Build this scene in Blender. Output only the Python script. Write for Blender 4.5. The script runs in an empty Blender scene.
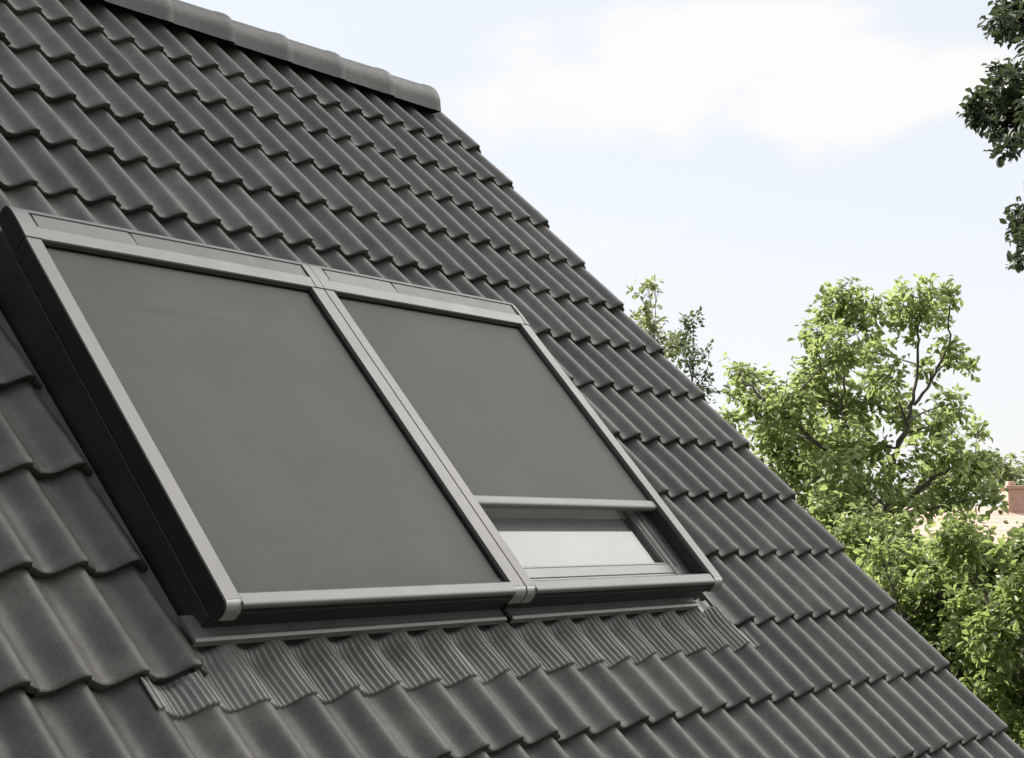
import bpy, math, random
import numpy as np
from mathutils import Vector, Matrix

rng = np.random.default_rng(7)
random.seed(7)
SC = bpy.context.scene
COL = SC.collection
CAM_Z = 5.0

# ------------------------------------------------------------------ roof axes
RIDGE = np.array([0.6212035, 0.78364929, 0.0])
UP = np.array([-0.54688963, 0.43352269, 0.71621911])
NRM = np.array([0.5612646, -0.44491781, 0.69787548])
ORG = np.array([1.67573124, 6.61135253, -0.30979163 + CAM_Z])
OUT = np.array([0.78364929, -0.6212035, 0.0])
G = 0.34            # batten gauge
W = 0.15526867      # one wave of a double pantile


def roof(p):
    """(u along ridge, v up slope, h off the slope) -> world"""
    p = np.asarray(p, float)
    return ORG + p[..., 0:1] * RIDGE + p[..., 1:2] * UP + p[..., 2:3] * NRM


# blind plane: a little flatter than the slope
WS = UP * 1.34 + NRM * 0.065
WS = WS / np.linalg.norm(WS)
WN = np.cross(RIDGE, WS)
W0 = ORG - 3.80 * RIDGE + 0.102 * UP + 0.10 * NRM


def win(p):
    p = np.asarray(p, float)
    return W0 + p[..., 0:1] * RIDGE + p[..., 1:2] * WS + p[..., 2:3] * WN


def ident(p):
    return np.asarray(p, float)


# ------------------------------------------------------------------ materials
def mat(name):
    m = bpy.data.materials.new(name)
    m.use_nodes = True
    nt = m.node_tree
    b = nt.nodes['Principled BSDF']
    return m, nt, b


def N(nt, typ, **kw):
    n = nt.nodes.new(typ)
    for k, v in kw.items():
        if k in n.inputs:
            n.inputs[k].default_value = v
        else:
            setattr(n, k, v)
    return n


def noise(nt, scale, detail=4.0, rough=0.55, coord='Object', stretch=None):
    tc = nt.nodes.new('ShaderNodeTexCoord')
    n = nt.nodes.new('ShaderNodeTexNoise')
    n.inputs['Scale'].default_value = scale
    n.inputs['Detail'].default_value = detail
    n.inputs['Roughness'].default_value = rough
    if stretch:
        mp = nt.nodes.new('ShaderNodeMapping')
        mp.inputs['Scale'].default_value = stretch
        nt.links.new(tc.outputs[coord], mp.inputs['Vector'])
        nt.links.new(mp.outputs['Vector'], n.inputs['Vector'])
    else:
        nt.links.new(tc.outputs[coord], n.inputs['Vector'])
    return n


def ramp(nt, src, stops):
    r = nt.nodes.new('ShaderNodeValToRGB')
    e = r.color_ramp.elements
    while len(e) < len(stops):
        e.new(0.5)
    for el, (pos, c) in zip(e, stops):
        el.position = pos
        el.color = (c[0], c[1], c[2], 1) if not isinstance(c, (int, float)) else (c, c, c, 1)
    nt.links.new(src, r.inputs['Fac'])
    return r


def mixc(nt, fac, a, b, mode='MIX'):
    m = nt.nodes.new('ShaderNodeMix')
    m.data_type = 'RGBA'
    m.blend_type = mode
    if isinstance(fac, (int, float)):
        m.inputs[0].default_value = fac
    else:
        nt.links.new(fac, m.inputs[0])
    for s, x in ((6, a), (7, b)):
        if isinstance(x, tuple):
            m.inputs[s].default_value = (x[0], x[1], x[2], 1)
        else:
            nt.links.new(x, m.inputs[s])
    return m.outputs[2]


def bump(nt, bsdf, src, strength, dist):
    b = nt.nodes.new('ShaderNodeBump')
    b.inputs['Strength'].default_value = strength
    b.inputs['Distance'].default_value = dist
    nt.links.new(src, b.inputs['Height'])
    nt.links.new(b.outputs['Normal'], bsdf.inputs['Normal'])


def mapr(nt, src, a, b, c=0.0, d=1.0):
    m = nt.nodes.new('ShaderNodeMapRange')
    m.inputs[1].default_value, m.inputs[2].default_value = a, b
    m.inputs[3].default_value, m.inputs[4].default_value = c, d
    nt.links.new(src, m.inputs[0])
    return m.outputs[0]


def tile_material(k=1.0, name='anthracite_concrete_tile'):
    m, nt, b = mat(name)
    at = N(nt, 'ShaderNodeAttribute', attribute_name='tint')
    n1 = noise(nt, 6.5, 7, 0.7)
    n2 = noise(nt, 45.0, 5, 0.7)
    n3 = noise(nt, 260.0, 4, 0.7)
    base = ramp(nt, n1.outputs['Fac'], [(p_, tuple(c_ * k for c_ in q_)) for p_, q_ in ((0.30, (0.038, 0.0355, 0.0318)), (0.52, (0.068, 0.0635, 0.0570)), (0.72, (0.110, 0.103, 0.0925)))])
    grain = mapr(nt, n3.outputs['Fac'], 0.3, 0.7, 0.68, 1.32)
    tint = mapr(nt, at.outputs['Fac'], 0, 1, 0.70, 1.34)
    mul = N(nt, 'ShaderNodeMath', operation='MULTIPLY')
    nt.links.new(grain, mul.inputs[0]); nt.links.new(tint, mul.inputs[1])
    cc = N(nt, 'ShaderNodeVectorMath', operation='SCALE')
    nt.links.new(base.outputs['Color'], cc.inputs[0]); nt.links.new(mul.outputs[0], cc.inputs['Scale'])
    # scattered lime bloom
    bl = ramp(nt, n2.outputs['Fac'], [(0.60, 0.0), (0.80, 0.45)])
    col = mixc(nt, bl.outputs['Color'], cc.outputs[0], (0.13 * k, 0.122 * k, 0.108 * k))
    nt.links.new(col, b.inputs['Base Color'])
    b.inputs['Roughness'].default_value = 0.5
    rr = mapr(nt, n2.outputs['Fac'], 0.3, 0.7, 0.36, 0.52)
    nt.links.new(rr, b.inputs['Roughness'])
    b.inputs['Specular IOR Level'].default_value = 0.5
    bump(nt, b, n3.outputs['Fac'], 0.35, 0.003)
    return m


def paint(name, col, rough, metal=0.0, var=0.06, spec=0.5, brushed=None):
    m, nt, b = mat(name)
    n = noise(nt, 9.0 if not brushed else 30.0, 4, 0.6, stretch=brushed)
    lo = tuple(c * (1 - var) for c in col)
    hi = tuple(c * (1 + var) for c in col)
    r = ramp(nt, n.outputs['Fac'], [(0.3, lo), (0.7, hi)])
    nt.links.new(r.outputs['Color'], b.inputs['Base Color'])
    rr = mapr(nt, n.outputs['Fac'], 0.3, 0.7, rough * 0.88, rough * 1.12)
    nt.links.new(rr, b.inputs['Roughness'])
    b.inputs['Metallic'].default_value = metal
    b.inputs['Specular IOR Level'].default_value = spec
    return m


def fabric_material():
    m, nt, b = mat('awning_mesh_fabric')
    n = noise(nt, 3.0, 3, 0.5)
    wv = noise(nt, 900.0, 1, 0.5)
    st = noise(nt, 2.2, 2, 0.5, stretch=(1, 1, 6))
    base = ramp(nt, n.outputs['Fac'], [(0.3, (0.142, 0.138, 0.128)), (0.7, (0.168, 0.163, 0.151))])
    weave = mapr(nt, wv.outputs['Fac'], 0.3, 0.7, 0.9, 1.1)
    tcd = N(nt, 'ShaderNodeTexCoord')
    mpd = N(nt, 'ShaderNodeMapping')
    mpd.inputs['Rotation'].default_value = (0.0, 0.0, -0.90)
    mpd.inputs['Scale'].default_value = (0.5, 9.0, 14.0)
    nt.links.new(tcd.outputs['Object'], mpd.inputs['Vector'])
    du = N(nt, 'ShaderNodeTexNoise', Scale=1.6, Detail=6.0, Roughness=0.6)
    nt.links.new(mpd.outputs['Vector'], du.inputs['Vector'])
    sheen = mapr(nt, du.outputs['Fac'], 0.32, 0.72, 0.95, 1.06)  # diagonal sheen streaks painted into the fabric colour
    wd = N(nt, 'ShaderNodeMath', operation='MULTIPLY')
    nt.links.new(weave, wd.inputs[0]); nt.links.new(sheen, wd.inputs[1])
    cc = N(nt, 'ShaderNodeVectorMath', operation='SCALE')
    nt.links.new(base.outputs['Color'], cc.inputs[0]); nt.links.new(wd.outputs[0], cc.inputs['Scale'])
    nt.links.new(cc.outputs[0], b.inputs['Base Color'])
    b.inputs['Roughness'].default_value = 0.62
    b.inputs['Specular IOR Level'].default_value = 0.35
    bump(nt, b, st.outputs['Fac'], 0.03, 0.01)
    t = N(nt, 'ShaderNodeBsdfTranslucent')
    t.inputs['Color'].default_value = (0.70, 0.71, 0.67, 1)
    mx = N(nt, 'ShaderNodeMixShader')
    mx.inputs[0].default_value = 0.38
    nt.links.new(b.outputs[0], mx.inputs[1]); nt.links.new(t.outputs[0], mx.inputs[2])
    nt.links.new(mx.outputs[0], nt.nodes['Material Output'].inputs['Surface'])
    return m


def glass_material():
    m = bpy.data.materials.new('coated_window_glass')
    m.use_nodes = True
    nt = m.node_tree
    nt.nodes.clear()
    out = N(nt, 'ShaderNodeOutputMaterial')
    fr = N(nt, 'ShaderNodeFresnel', IOR=1.55)
    gl = N(nt, 'ShaderNodeBsdfGlossy', Roughness=0.012)
    gl.inputs['Color'].default_value = (0.98, 0.98, 0.97, 1)
    tr = N(nt, 'ShaderNodeBsdfTransparent')
    tr.inputs['Color'].default_value = (0.89, 0.895, 0.88, 1)
    mx = N(nt, 'ShaderNodeMixShader')
    nt.links.new(fr.outputs[0], mx.inputs[0])
    nt.links.new(tr.outputs[0], mx.inputs[1])
    nt.links.new(gl.outputs[0], mx.inputs[2])
    nt.links.new(mx.outputs[0], out.inputs['Surface'])
    return m


def leaf_material(name, dark, mid, light, trans, transw=0.4, rough=0.45, hue=(1, 1, 1)):
    m = bpy.data.materials.new(name)
    m.use_nodes = True
    nt = m.node_tree
    b = nt.nodes['Principled BSDF']
    out = nt.nodes['Material Output']
    at = N(nt, 'ShaderNodeAttribute', attribute_name='tint')
    r = ramp(nt, at.outputs['Fac'], [(0.0, dark), (0.5, mid), (1.0, light)])
    nt.links.new(r.outputs['Color'], b.inputs['Base Color'])
    b.inputs['Roughness'].default_value = rough
    b.inputs['Specular IOR Level'].default_value = 0.45
    t = N(nt, 'ShaderNodeBsdfTranslucent')
    tc = mixc(nt, 0.6, r.outputs['Color'], trans)
    nt.links.new(tc, t.inputs['Color'])
    mx = N(nt, 'ShaderNodeMixShader')
    mx.inputs[0].default_value = transw
    nt.links.new(b.outputs[0], mx.inputs[1])
    nt.links.new(t.outputs[0], mx.inputs[2])
    nt.links.new(mx.outputs[0], out.inputs['Surface'])
    return m


def bark_material(name, c0, c1):
    m, nt, b = mat(name)
    n = noise(nt, 14.0, 6, 0.7, stretch=(1, 1, 0.25))
    r = ramp(nt, n.outputs['Fac'], [(0.35, c0), (0.7, c1)])
    nt.links.new(r.outputs['Color'], b.inputs['Base Color'])
    b.inputs['Roughness'].default_value = 0.85
    bump(nt, b, n.outputs['Fac'], 0.6, 0.02)
    return m


def mottled(name, c0, c1, scale, rough=0.8, bumpd=0.0):
    m, nt, b = mat(name)
    n = noise(nt, scale, 6, 0.65)
    r = ramp(nt, n.outputs['Fac'], [(0.3, c0), (0.7, c1)])
    nt.links.new(r.outputs['Color'], b.inputs['Base Color'])
    b.inputs['Roughness'].default_value = rough
    if bumpd:
        bump(nt, b, n.outputs['Fac'], 0.5, bumpd)
    return m


def brick_material(name, c1, c2, mortar, scale):
    m, nt, b = mat(name)
    tc = N(nt, 'ShaderNodeTexCoord')
    mp = N(nt, 'ShaderNodeMapping')
    mp.inputs['Rotation'].default_value = (math.radians(90), 0, 0)
    br = N(nt, 'ShaderNodeTexBrick')
    br.inputs['Color1'].default_value = (*c1, 1)
    br.inputs['Color2'].default_value = (*c2, 1)
    br.inputs['Mortar'].default_value = (*mortar, 1)
    br.inputs['Scale'].default_value = scale
    nt.links.new(tc.outputs['Object'], mp.inputs['Vector'])
    nt.links.new(mp.outputs['Vector'], br.inputs['Vector'])
    nt.links.new(br.outputs['Color'], b.inputs['Base Color'])
    b.inputs['Roughness'].default_value = 0.85
    return m


M_TILE = tile_material()
M_RIDGE = tile_material(0.40, 'anthracite_ridge_concrete')
M_ALU = paint('grey_lacquered_aluminium', (0.160, 0.156, 0.147), 0.38, 0.35, 0.03)
M_ALU2 = paint('casing_insert_aluminium', (0.085, 0.083, 0.078), 0.42, 0.3, 0.03)
M_CAP = paint('end_cap_metal', (0.36, 0.355, 0.34), 0.3, 0.6, 0.03)
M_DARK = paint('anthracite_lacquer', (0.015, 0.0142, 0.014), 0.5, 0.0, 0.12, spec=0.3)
M_DARK2 = paint('anthracite_cladding', (0.022, 0.0217, 0.0205), 0.48, 0.0, 0.12, spec=0.35)
M_BLACK = paint('black_channel_and_gap', (0.008, 0.008, 0.008), 0.8, spec=0.2)
M_SASH = paint('sash_aluminium', (0.22, 0.218, 0.208), 0.38, 0.3, 0.05)
M_FLASH = paint('flashing_aluminium', (0.19, 0.186, 0.177), 0.42, 0.35, 0.14)
M_APRON = paint('pleated_lead_apron', (0.20, 0.194, 0.182), 0.40, 0.45, 0.2)
M_SOLAR = paint('solar_cell_cover', (0.095, 0.093, 0.088), 0.35, 0.25, 0.05)
M_FAB = fabric_material()
M_HEM = paint('fabric_hem', (0.10, 0.097, 0.09), 0.7, spec=0.3)
M_GLASS = glass_material()
M_BLINDIN = paint('cream_interior_blind', (0.56, 0.565, 0.555), 0.8)
M_INSIDE = paint('pale_window_lining', (0.55, 0.55, 0.53), 0.6)
M_BRICK = brick_material('brown_brick', (0.24, 0.12, 0.08), (0.3, 0.16, 0.1), (0.35, 0.33, 0.3), 4.0)
M_WOOD = paint('painted_board', (0.06, 0.06, 0.058), 0.5)

# ------------------------------------------------------------------ mesh helpers


def root_of(o):
    while o.parent:
        o = o.parent
    return o


def link_mesh(name, verts, faces, m, parent=None, smooth=False, face_mats=None, tint=None, loc=None, auto=None):
    verts = np.asarray(verts, float)
    if parent is not None:
        base = np.array(root_of(parent).location)
        off = base
    else:
        off = np.array(loc if loc is not None else (0, 0, 0), float)
    me = bpy.data.meshes.new(name)
    me.from_pydata((verts - off).tolist(), [], [tuple(int(i) for i in f) for f in faces])
    mats = m if isinstance(m, (list, tuple)) else [m]
    for x in mats:
        me.materials.append(x)
    if face_mats is not None:
        me.polygons.foreach_set('material_index', list(face_mats))
    if tint is not None:
        a = me.attributes.new('tint', 'FLOAT', 'FACE')
        a.data.foreach_set('value', list(map(float, tint)))
    if smooth:
        me.polygons.foreach_set('use_smooth', [True] * len(me.polygons))
    me.update()
    o = bpy.data.objects.new(name, me)
    COL.objects.link(o)
    if parent is not None:
        o.parent = parent
    else:
        o.location = off
    if auto is not None:
        me.set_sharp_from_angle(angle=math.radians(auto))
    return o


def empty(name, loc, label, cat, group=None):
    o = bpy.data.objects.new(name, None)
    o.empty_display_size = 0.3
    COL.objects.link(o)
    o.location = tuple(loc)
    o['label'] = label
    o['category'] = cat
    if group:
        o['group'] = group
    return o


class MB:
    def __init__(self):
        self.v = []; self.f = []; self.m = []

    def add(self, v, f, mi=0):
        b = len(self.v)
        self.v.extend(np.asarray(v, float).tolist())
        self.f.extend([tuple(i + b for i in q) for q in f])
        self.m.extend([mi] * len(f))

    def box(self, fr, x0, x1, y0, y1, z0, z1, mi=0, ch=0.0):
        """box in frame fr with optionally chamfered edges along all axes"""
        if ch <= 0:
            p = [(x, y, z) for x in (x0, x1) for y in (y0, y1) for z in (z0, z1)]
            f = [(0, 1, 3, 2), (4, 6, 7, 5), (0, 4, 5, 1), (2, 3, 7, 6), (0, 2, 6, 4), (1, 5, 7, 3)]
            self.add(fr(np.array(p)), f, mi)
            return
        lo = (x0, y0, z0); hi = (x1, y1, z1)
        pts = []; idx = {}
        for sx in (0, 1):
            for sy in (0, 1):
                for sz in (0, 1):
                    c = [hi[0] if sx else lo[0], hi[1] if sy else lo[1], hi[2] if sz else lo[2]]
                    d = [-ch if sx else ch, -ch if sy else ch, -ch if sz else ch]
                    for ax in range(3):
                        q = [c[i] + (0 if i == ax else d[i]) for i in range(3)]
                        idx[(sx, sy, sz, ax)] = len(pts); pts.append(q)
        f = []
        f += [(idx[(s, 0, 0, 0)], idx[(s, 1, 0, 0)], idx[(s, 1, 1, 0)], idx[(s, 0, 1, 0)]) for s in (0, 1)]
        f += [(idx[(0, s, 0, 1)], idx[(1, s, 0, 1)], idx[(1, s, 1, 1)], idx[(0, s, 1, 1)]) for s in (0, 1)]
        f += [(idx[(0, 0, s, 2)], idx[(1, 0, s, 2)], idx[(1, 1, s, 2)], idx[(0, 1, s, 2)]) for s in (0, 1)]
        for a in (0, 1):
            for b in (0, 1):
                f.append((idx[(0, a, b, 1)], idx[(1, a, b, 1)], idx[(1, a, b, 2)], idx[(0, a, b, 2)]))
                f.append((idx[(a, 0, b, 0)], idx[(a, 1, b, 0)], idx[(a, 1, b, 2)], idx[(a, 0, b, 2)]))
                f.append((idx[(a, b, 0, 0)], idx[(a, b, 1, 0)], idx[(a, b, 1, 1)], idx[(a, b, 0, 1)]))
        for a in (0, 1):
            for b in (0, 1):
                for c in (0, 1):
                    f.append((idx[(a, b, c, 0)], idx[(a, b, c, 1)], idx[(a, b, c, 2)]))
        self.add(fr(np.array(pts)), f, mi)

    def prism(self, fr, poly, x0, x1, mi=0, mi_end=None):
        """polygon (y, z) extruded along x"""
        n = len(poly)
        p = [(x0, y, z) for y, z in poly] + [(x1, y, z) for y, z in poly]
        f = [(i, (i + 1) % n, n + (i + 1) % n, n + i) for i in range(n)]
        self.add(fr(np.array(p)), f, mi)
        self.add(fr(np.array(p)), [tuple(range(n))[::-1], tuple(range(n, 2 * n))], mi if mi_end is None else mi_end)

    def build(self, name, m, parent=None, smooth=False, auto=None, **kw):
        o = link_mesh(name, self.v, self.f, m, parent, smooth=smooth, face_mats=self.m if isinstance(m, (list, tuple)) else None, auto=auto, **kw)
        me = o.data
        import bmesh
        bm = bmesh.new(); bm.from_mesh(me)
        bmesh.ops.recalc_face_normals(bm, faces=bm.faces)
        bm.to_mesh(me); bm.free()
        if auto is not None:
            me.set_sharp_from_angle(angle=math.radians(auto))
        return o


def tube(mb, pts, rads, seg=8, mi=0):
    pts = np.asarray(pts, float)
    n = len(pts)
    t = np.gradient(pts, axis=0)
    t /= np.linalg.norm(t, axis=1)[:, None] + 1e-9
    ref = np.array([0.3, 0.9, 0.2])
    vs = []
    for i in range(n):
        a = np.cross(t[i], ref); a /= np.linalg.norm(a) + 1e-9
        b = np.cross(t[i], a)
        for k in range(seg):
            w = 2 * math.pi * k / seg
            vs.append(pts[i] + rads[i] * (math.cos(w) * a + math.sin(w) * b))
    f = []
    for i in range(n - 1):
        for k in range(seg):
            f.append((i * seg + k, i * seg + (k + 1) % seg, (i + 1) * seg + (k + 1) % seg, (i + 1) * seg + k))
    f.append(tuple(range((n - 1) * seg, n * seg)))
    mb.add(vs, f, mi)


# ------------------------------------------------------------------ THE HOUSE
U_L = -8.0
V_EAVE = -6 * G
V_APEX = 3.835
K_MAX = 50
A = 0.041


def prof(t):
    """height of the pantile wave; crest at t=0, steep fall to the right, slow rise to next crest"""
    t = np.mod(t, 1.0)
    d = 0.50
    st = np.clip((t - 0.085) / 0.045, 0, 1)
    st = st * st * (3 - 2 * st)
    fall = 0.72 * (0.5 + 0.5 * np.cos(np.pi * np.clip(t / d, 0, 1))) + 0.28 * (1 - st)
    x = np.clip((t - d) / (1 - d), 0, 1)
    rise = 0.5 - 0.5 * np.cos(np.pi * x ** 1.05)
    return A * (np.where(t < d, fall, rise) - 1.0)


apex_w = roof((0.0, V_APEX, -0.05))
base_h = np.array([*(roof((-4.0, V_EAVE, 0))[:2] - OUT[:2] * 2.5), 0.0])
house = empty('house', base_h, 'house with a steep dark grey pantile roof filling the left of the picture', 'house')

# --- tiles: every double-wave tile its own small shell
tv, tf, tt = [], [], []
SEG = 26
VPRO = [  # (dv, dh) of the front lip from underside to the back of the tile
    (0.040, -0.030), (0.011, -0.0290), (0.006, -0.0264), (0.0022, -0.014), (0.0, -0.0050), (0.0008, -0.0012), (0.0040, 0.0012), (0.011, 0.0024), (0.022, 0.0008), (0.034, -0.0012), (0.06, -0.0024),
    (0.12, -0.0075), (0.24, -0.0185), (G + 0.045, -0.0325)]


def hole(row, ka, kb):
    return 0 <= row <= 4 and ka > 8.99 and kb < 25.01


def add_tile(row, u1, n_wave, trim_front=0.0, trim_back=0.0, seed=0):
    """tile whose right crest is at u1 and that is n_wave waves wide"""
    jv, jh, jr, ju = rng.normal(0, 0.003), rng.normal(0, 0.0014), rng.normal(0, 0.0024), rng.normal(0, 0.0014)
    tl = rng.normal(0, 0.0022)
    u0 = u1 - n_wave * W
    # from just left of the hidden start, through all waves, then the right-hand fall
    one = [0.36, 0.42, 0.50, 0.59, 0.68, 0.77, 0.85, 0.915, 0.96, 0.985, 1.0, 1.02, 1.05, 1.08, 1.09, 1.10, 1.115, 1.13, 1.145, 1.18, 1.23, 1.29]
    ts = np.array([0.30] + [q + i for i in range(n_wave) for q in one] + [n_wave + 0.34])
    uu = u0 + ts * W
    ph = prof((uu - u1) / W)
    # tuck the left edge below its neighbour
    tuck = np.clip(1 - (uu - uu[0]) / (0.10 * W), 0, 1) * 0.010
    b = len(tv)
    nu = len(uu)
    for dv, dh in VPRO:
        back = dv > 0.3
        d2 = dv + (trim_front if dv < 0.3 else 0)
        if back:
            d2 = dv - trim_back
        f = d2 / G
        for k in range(nu):
            hh = ph[k] + dh + jh + jr * (k / nu - .5) * 2 - tuck[k] + tl * (f - 0.3)
            tv.append((uu[k] + ju, row * G + d2 + jv, hh))
    for i in range(len(VPRO) - 1):
        for k in range(nu - 1):
            tf.append((b + i * nu + k, b + i * nu + k + 1, b + (i + 1) * nu + k + 1, b + (i + 1) * nu + k))
    c = float(np.clip(rng.normal(0.5, 0.2), 0, 1))
    tt.extend([c] * ((len(VPRO) - 1) * (nu - 1)))
    # right flank closing strip so the overlap has thickness
    b2 = len(tv)
    k = nu - 1
    for i, (dv, dh) in enumerate(VPRO):
        p = tv[b + i * nu + k]
        tv.append(p); tv.append((p[0] - 0.004, p[1], p[2] - 0.016))
    for i in range(len(VPRO) - 1):
        tf.append((b2 + 2 * i, b2 + 2 * i + 1, b2 + 2 * i + 3, b2 + 2 * i + 2))
        tt.append(c)


for row in range(-6, 11):
    tb = 0.0
    k = 0
    while k < K_MAX:
        if 0 <= row <= 4:
            if k == 8:                       # single half tile beside the windows, then skip the hole
                add_tile(row, -k * W, 1, trim_back=tb); k = 25; continue
            if k == 25:
                add_tile(row, -k * W, 1, trim_back=tb); k = 26; continue
        add_tile(row, -k * W, 2, trim_back=tb)
        k += 2
tw = roof(np.array(tv))
tiles = link_mesh('tiled_roof', tw, tf, M_TILE, house, smooth=True, tint=tt, auto=40)

# --- roof deck (both slopes) + rear slope tiles as a waved sheet
mb = MB()
dk = [(V_EAVE + 0.03, -0.10), (V_APEX - 0.02, -0.10), (V_APEX - 0.16, -0.24), (V_EAVE + 0.03, -0.24)]
mb.prism(roof, dk, U_L + 0.05, -0.06)
mb.build('roof_deck', M_DARK2, house)

ap = roof((0.0, V_APEX, -0.03))
BUP = np.array([OUT[0] * math.cos(math.radians(45.74)), OUT[1] * math.cos(math.radians(45.74)), -math.sin(math.radians(45.74))])
NB = np.array([-NRM[0], -NRM[1], NRM[2]])


def back(p):      # rear slope: u, distance down from the apex, height
    p = np.asarray(p, float)
    dn = np.array([-OUT[0] * 0.69788, -OUT[1] * 0.69788, -0.71622])
    return ap + p[..., 0:1] * RIDGE + p[..., 1:2] * dn + p[..., 2:3] * NB


bv, bf = [], []
us = np.linspace(U_L, 0.02, 52 * 6 + 1)
ds = []
for r in range(0, 17):
    ds += [(0.10 + r * G, -0.02), (0.10 + r * G + G - 0.004, 0.004), (0.10 + r * G + G, -0.02)]
for d, h in ds:
    for u in us:
        bv.append((u, d, float(prof(-u / W)) + h))
nu = len(us)
for i in range(len(ds) - 1):
    for k in range(nu - 1):
        bf.append((i * nu + k, i * nu + k + 1, (i + 1) * nu + k + 1, (i + 1) * nu + k))
link_mesh('rear_roof', back(np.array(bv)), bf, M_TILE, house, smooth=True, tint=[0.5] * len(bf), auto=50)

# --- ridge tiles
RR = 0.124
apx = roof((0.0, V_APEX, 0.0))


def ridge_piece(u1, L=0.400, last=False):
    mbr = MB()
    zc = -0.075
    secs = [(-0.05, 0.89), (0.10, 0.92), (L - 0.075, 0.965), (L - 0.050, 1.0), (L - 0.012, 1.01), (L - 0.003, 1.0), (L, 0.97), (L, 0.86)]
    n = 20
    jz = rng.normal(0, 0.002)
    vs = []
    for du, s in secs:
        R_ = RR * s
        for k in range(-1, n + 2):
            a = math.pi * min(1, max(0, k / n))
            x = R_ * math.cos(a) * (1.02 if 0 <= k <= n else 1.06)
            z = R_ * math.sin(a) * 1.05 - (0 if 0 <= k <= n else 0.040)
            # skirts run straight down past the half round
            vs.append(apx + (u1 - L + du) * RIDGE + OUT * x + np.array([0, 0, zc + z + jz]))
    f = []
    m_ = n + 3
    for i in range(len(secs) - 1):
        for k in range(n + 2):
            f.append((i * m_ + k, i * m_ + k + 1, (i + 1) * m_ + k + 1, (i + 1) * m_ + k))
    mbr.add(vs, f)
    if last:
        i = len(secs) - 1
        mbr.add(vs, [tuple(range(i * m_, (i + 1) * m_))])
    o = mbr.build('ridge_tile', M_RIDGE, house, smooth=True, auto=40)
    a = o.data.attributes.new('tint', 'FLOAT', 'FACE')
    a.data.foreach_set('value', [float(np.clip(rng.normal(0.32, 0.10), 0, 1))] * len(o.data.polygons))
    return o


for i in range(21):
    ridge_piece(-0.115 - i * 0.372, last=(i == 0))

# --- gable walls, front and rear walls, boards
eave_z = float(roof((0, V_EAVE, -0.24))[2])
p_f = roof((0, V_EAVE + 0.5, -0.24)); p_b = back((0, 5.0, -0.24))
for nm, uu in (('gable_wall', -0.32), ('gable_wall', U_L + 0.4)):
    A0 = roof((uu, V_EAVE + 0.5, -0.26)); A1 = roof((uu, V_APEX - 0.18, -0.26)); A2 = back((uu, 5.0, -0.26))
    poly = [np.array([A0[0], A0[1], 0]), A0, A1, A2, np.array([A2[0], A2[1], 0])]
    vs = poly + [p + RIDGE * 0.25 for p in poly]
    n = 5
    f = [(0, 1, 2, 3, 4), (9, 8, 7, 6, 5)] + [(i, (i + 1) % n, n + (i + 1) % n, n + i) for i in range(n)]
    m2 = MB(); m2.add(vs, f); m2.build(nm, M_BRICK, house)
for fr, a, b_ in ((roof, V_EAVE + 0.5, V_EAVE + 0.75), (back, 5.0, 4.75)):
    P0 = fr((U_L + 0.65, a, -0.27)); P1 = fr((-0.32, a, -0.27)); Q0 = fr((U_L + 0.65, b_, -0.27)); Q1 = fr((-0.32, b_, -0.27))
    vs = [np.array([*P0[:2], 0]), np.array([*P1[:2], 0]), P1, P0, np.array([*Q0[:2], 0]), np.array([*Q1[:2], 0]), Q1, Q0]
    m2 = MB(); m2.add(vs, [(0, 1, 2, 3), (5, 4, 7, 6), (0, 4, 5, 1), (3, 2, 6, 7), (0, 3, 7, 4), (1, 5, 6, 2)])
    m2.build('wall', M_BRICK, house)
mb = MB()
mb.prism(roof, [(V_EAVE + 0.05, -0.075), (V_APEX - 0.05, -0.075), (V_APEX - 0.30, -0.30), (V_EAVE + 0.05, -0.30)], -0.058, -0.030)
mb.build('bargeboard', M_WOOD, house)
mb = MB()
gp = [roof((u, V_EAVE - 0.02, -0.10)) for u in (U_L, 0.0)]
for i in range(9):
    pass
ga = np.linspace(math.pi, 2 * math.pi, 10)
prf = [(0.06 * math.cos(a), 0.06 * math.sin(a)) for a in ga] + [(0.055 * math.cos(a), 0.055 * math.sin(a)) for a in ga[::-1]]
vs = []
for g0 in gp:
    for x, z in prf:
        vs.append(g0 + OUT * (x + 0.03) + np.array([0, 0, z]))
n = len(prf)
mb.add(vs, [(i, (i + 1) % n, n + (i + 1) % n, n + i) for i in range(n)] + [tuple(range(n)), tuple(range(n, 2 * n))])
mb.build('gutter', M_DARK2, house, smooth=True, auto=40)


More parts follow.
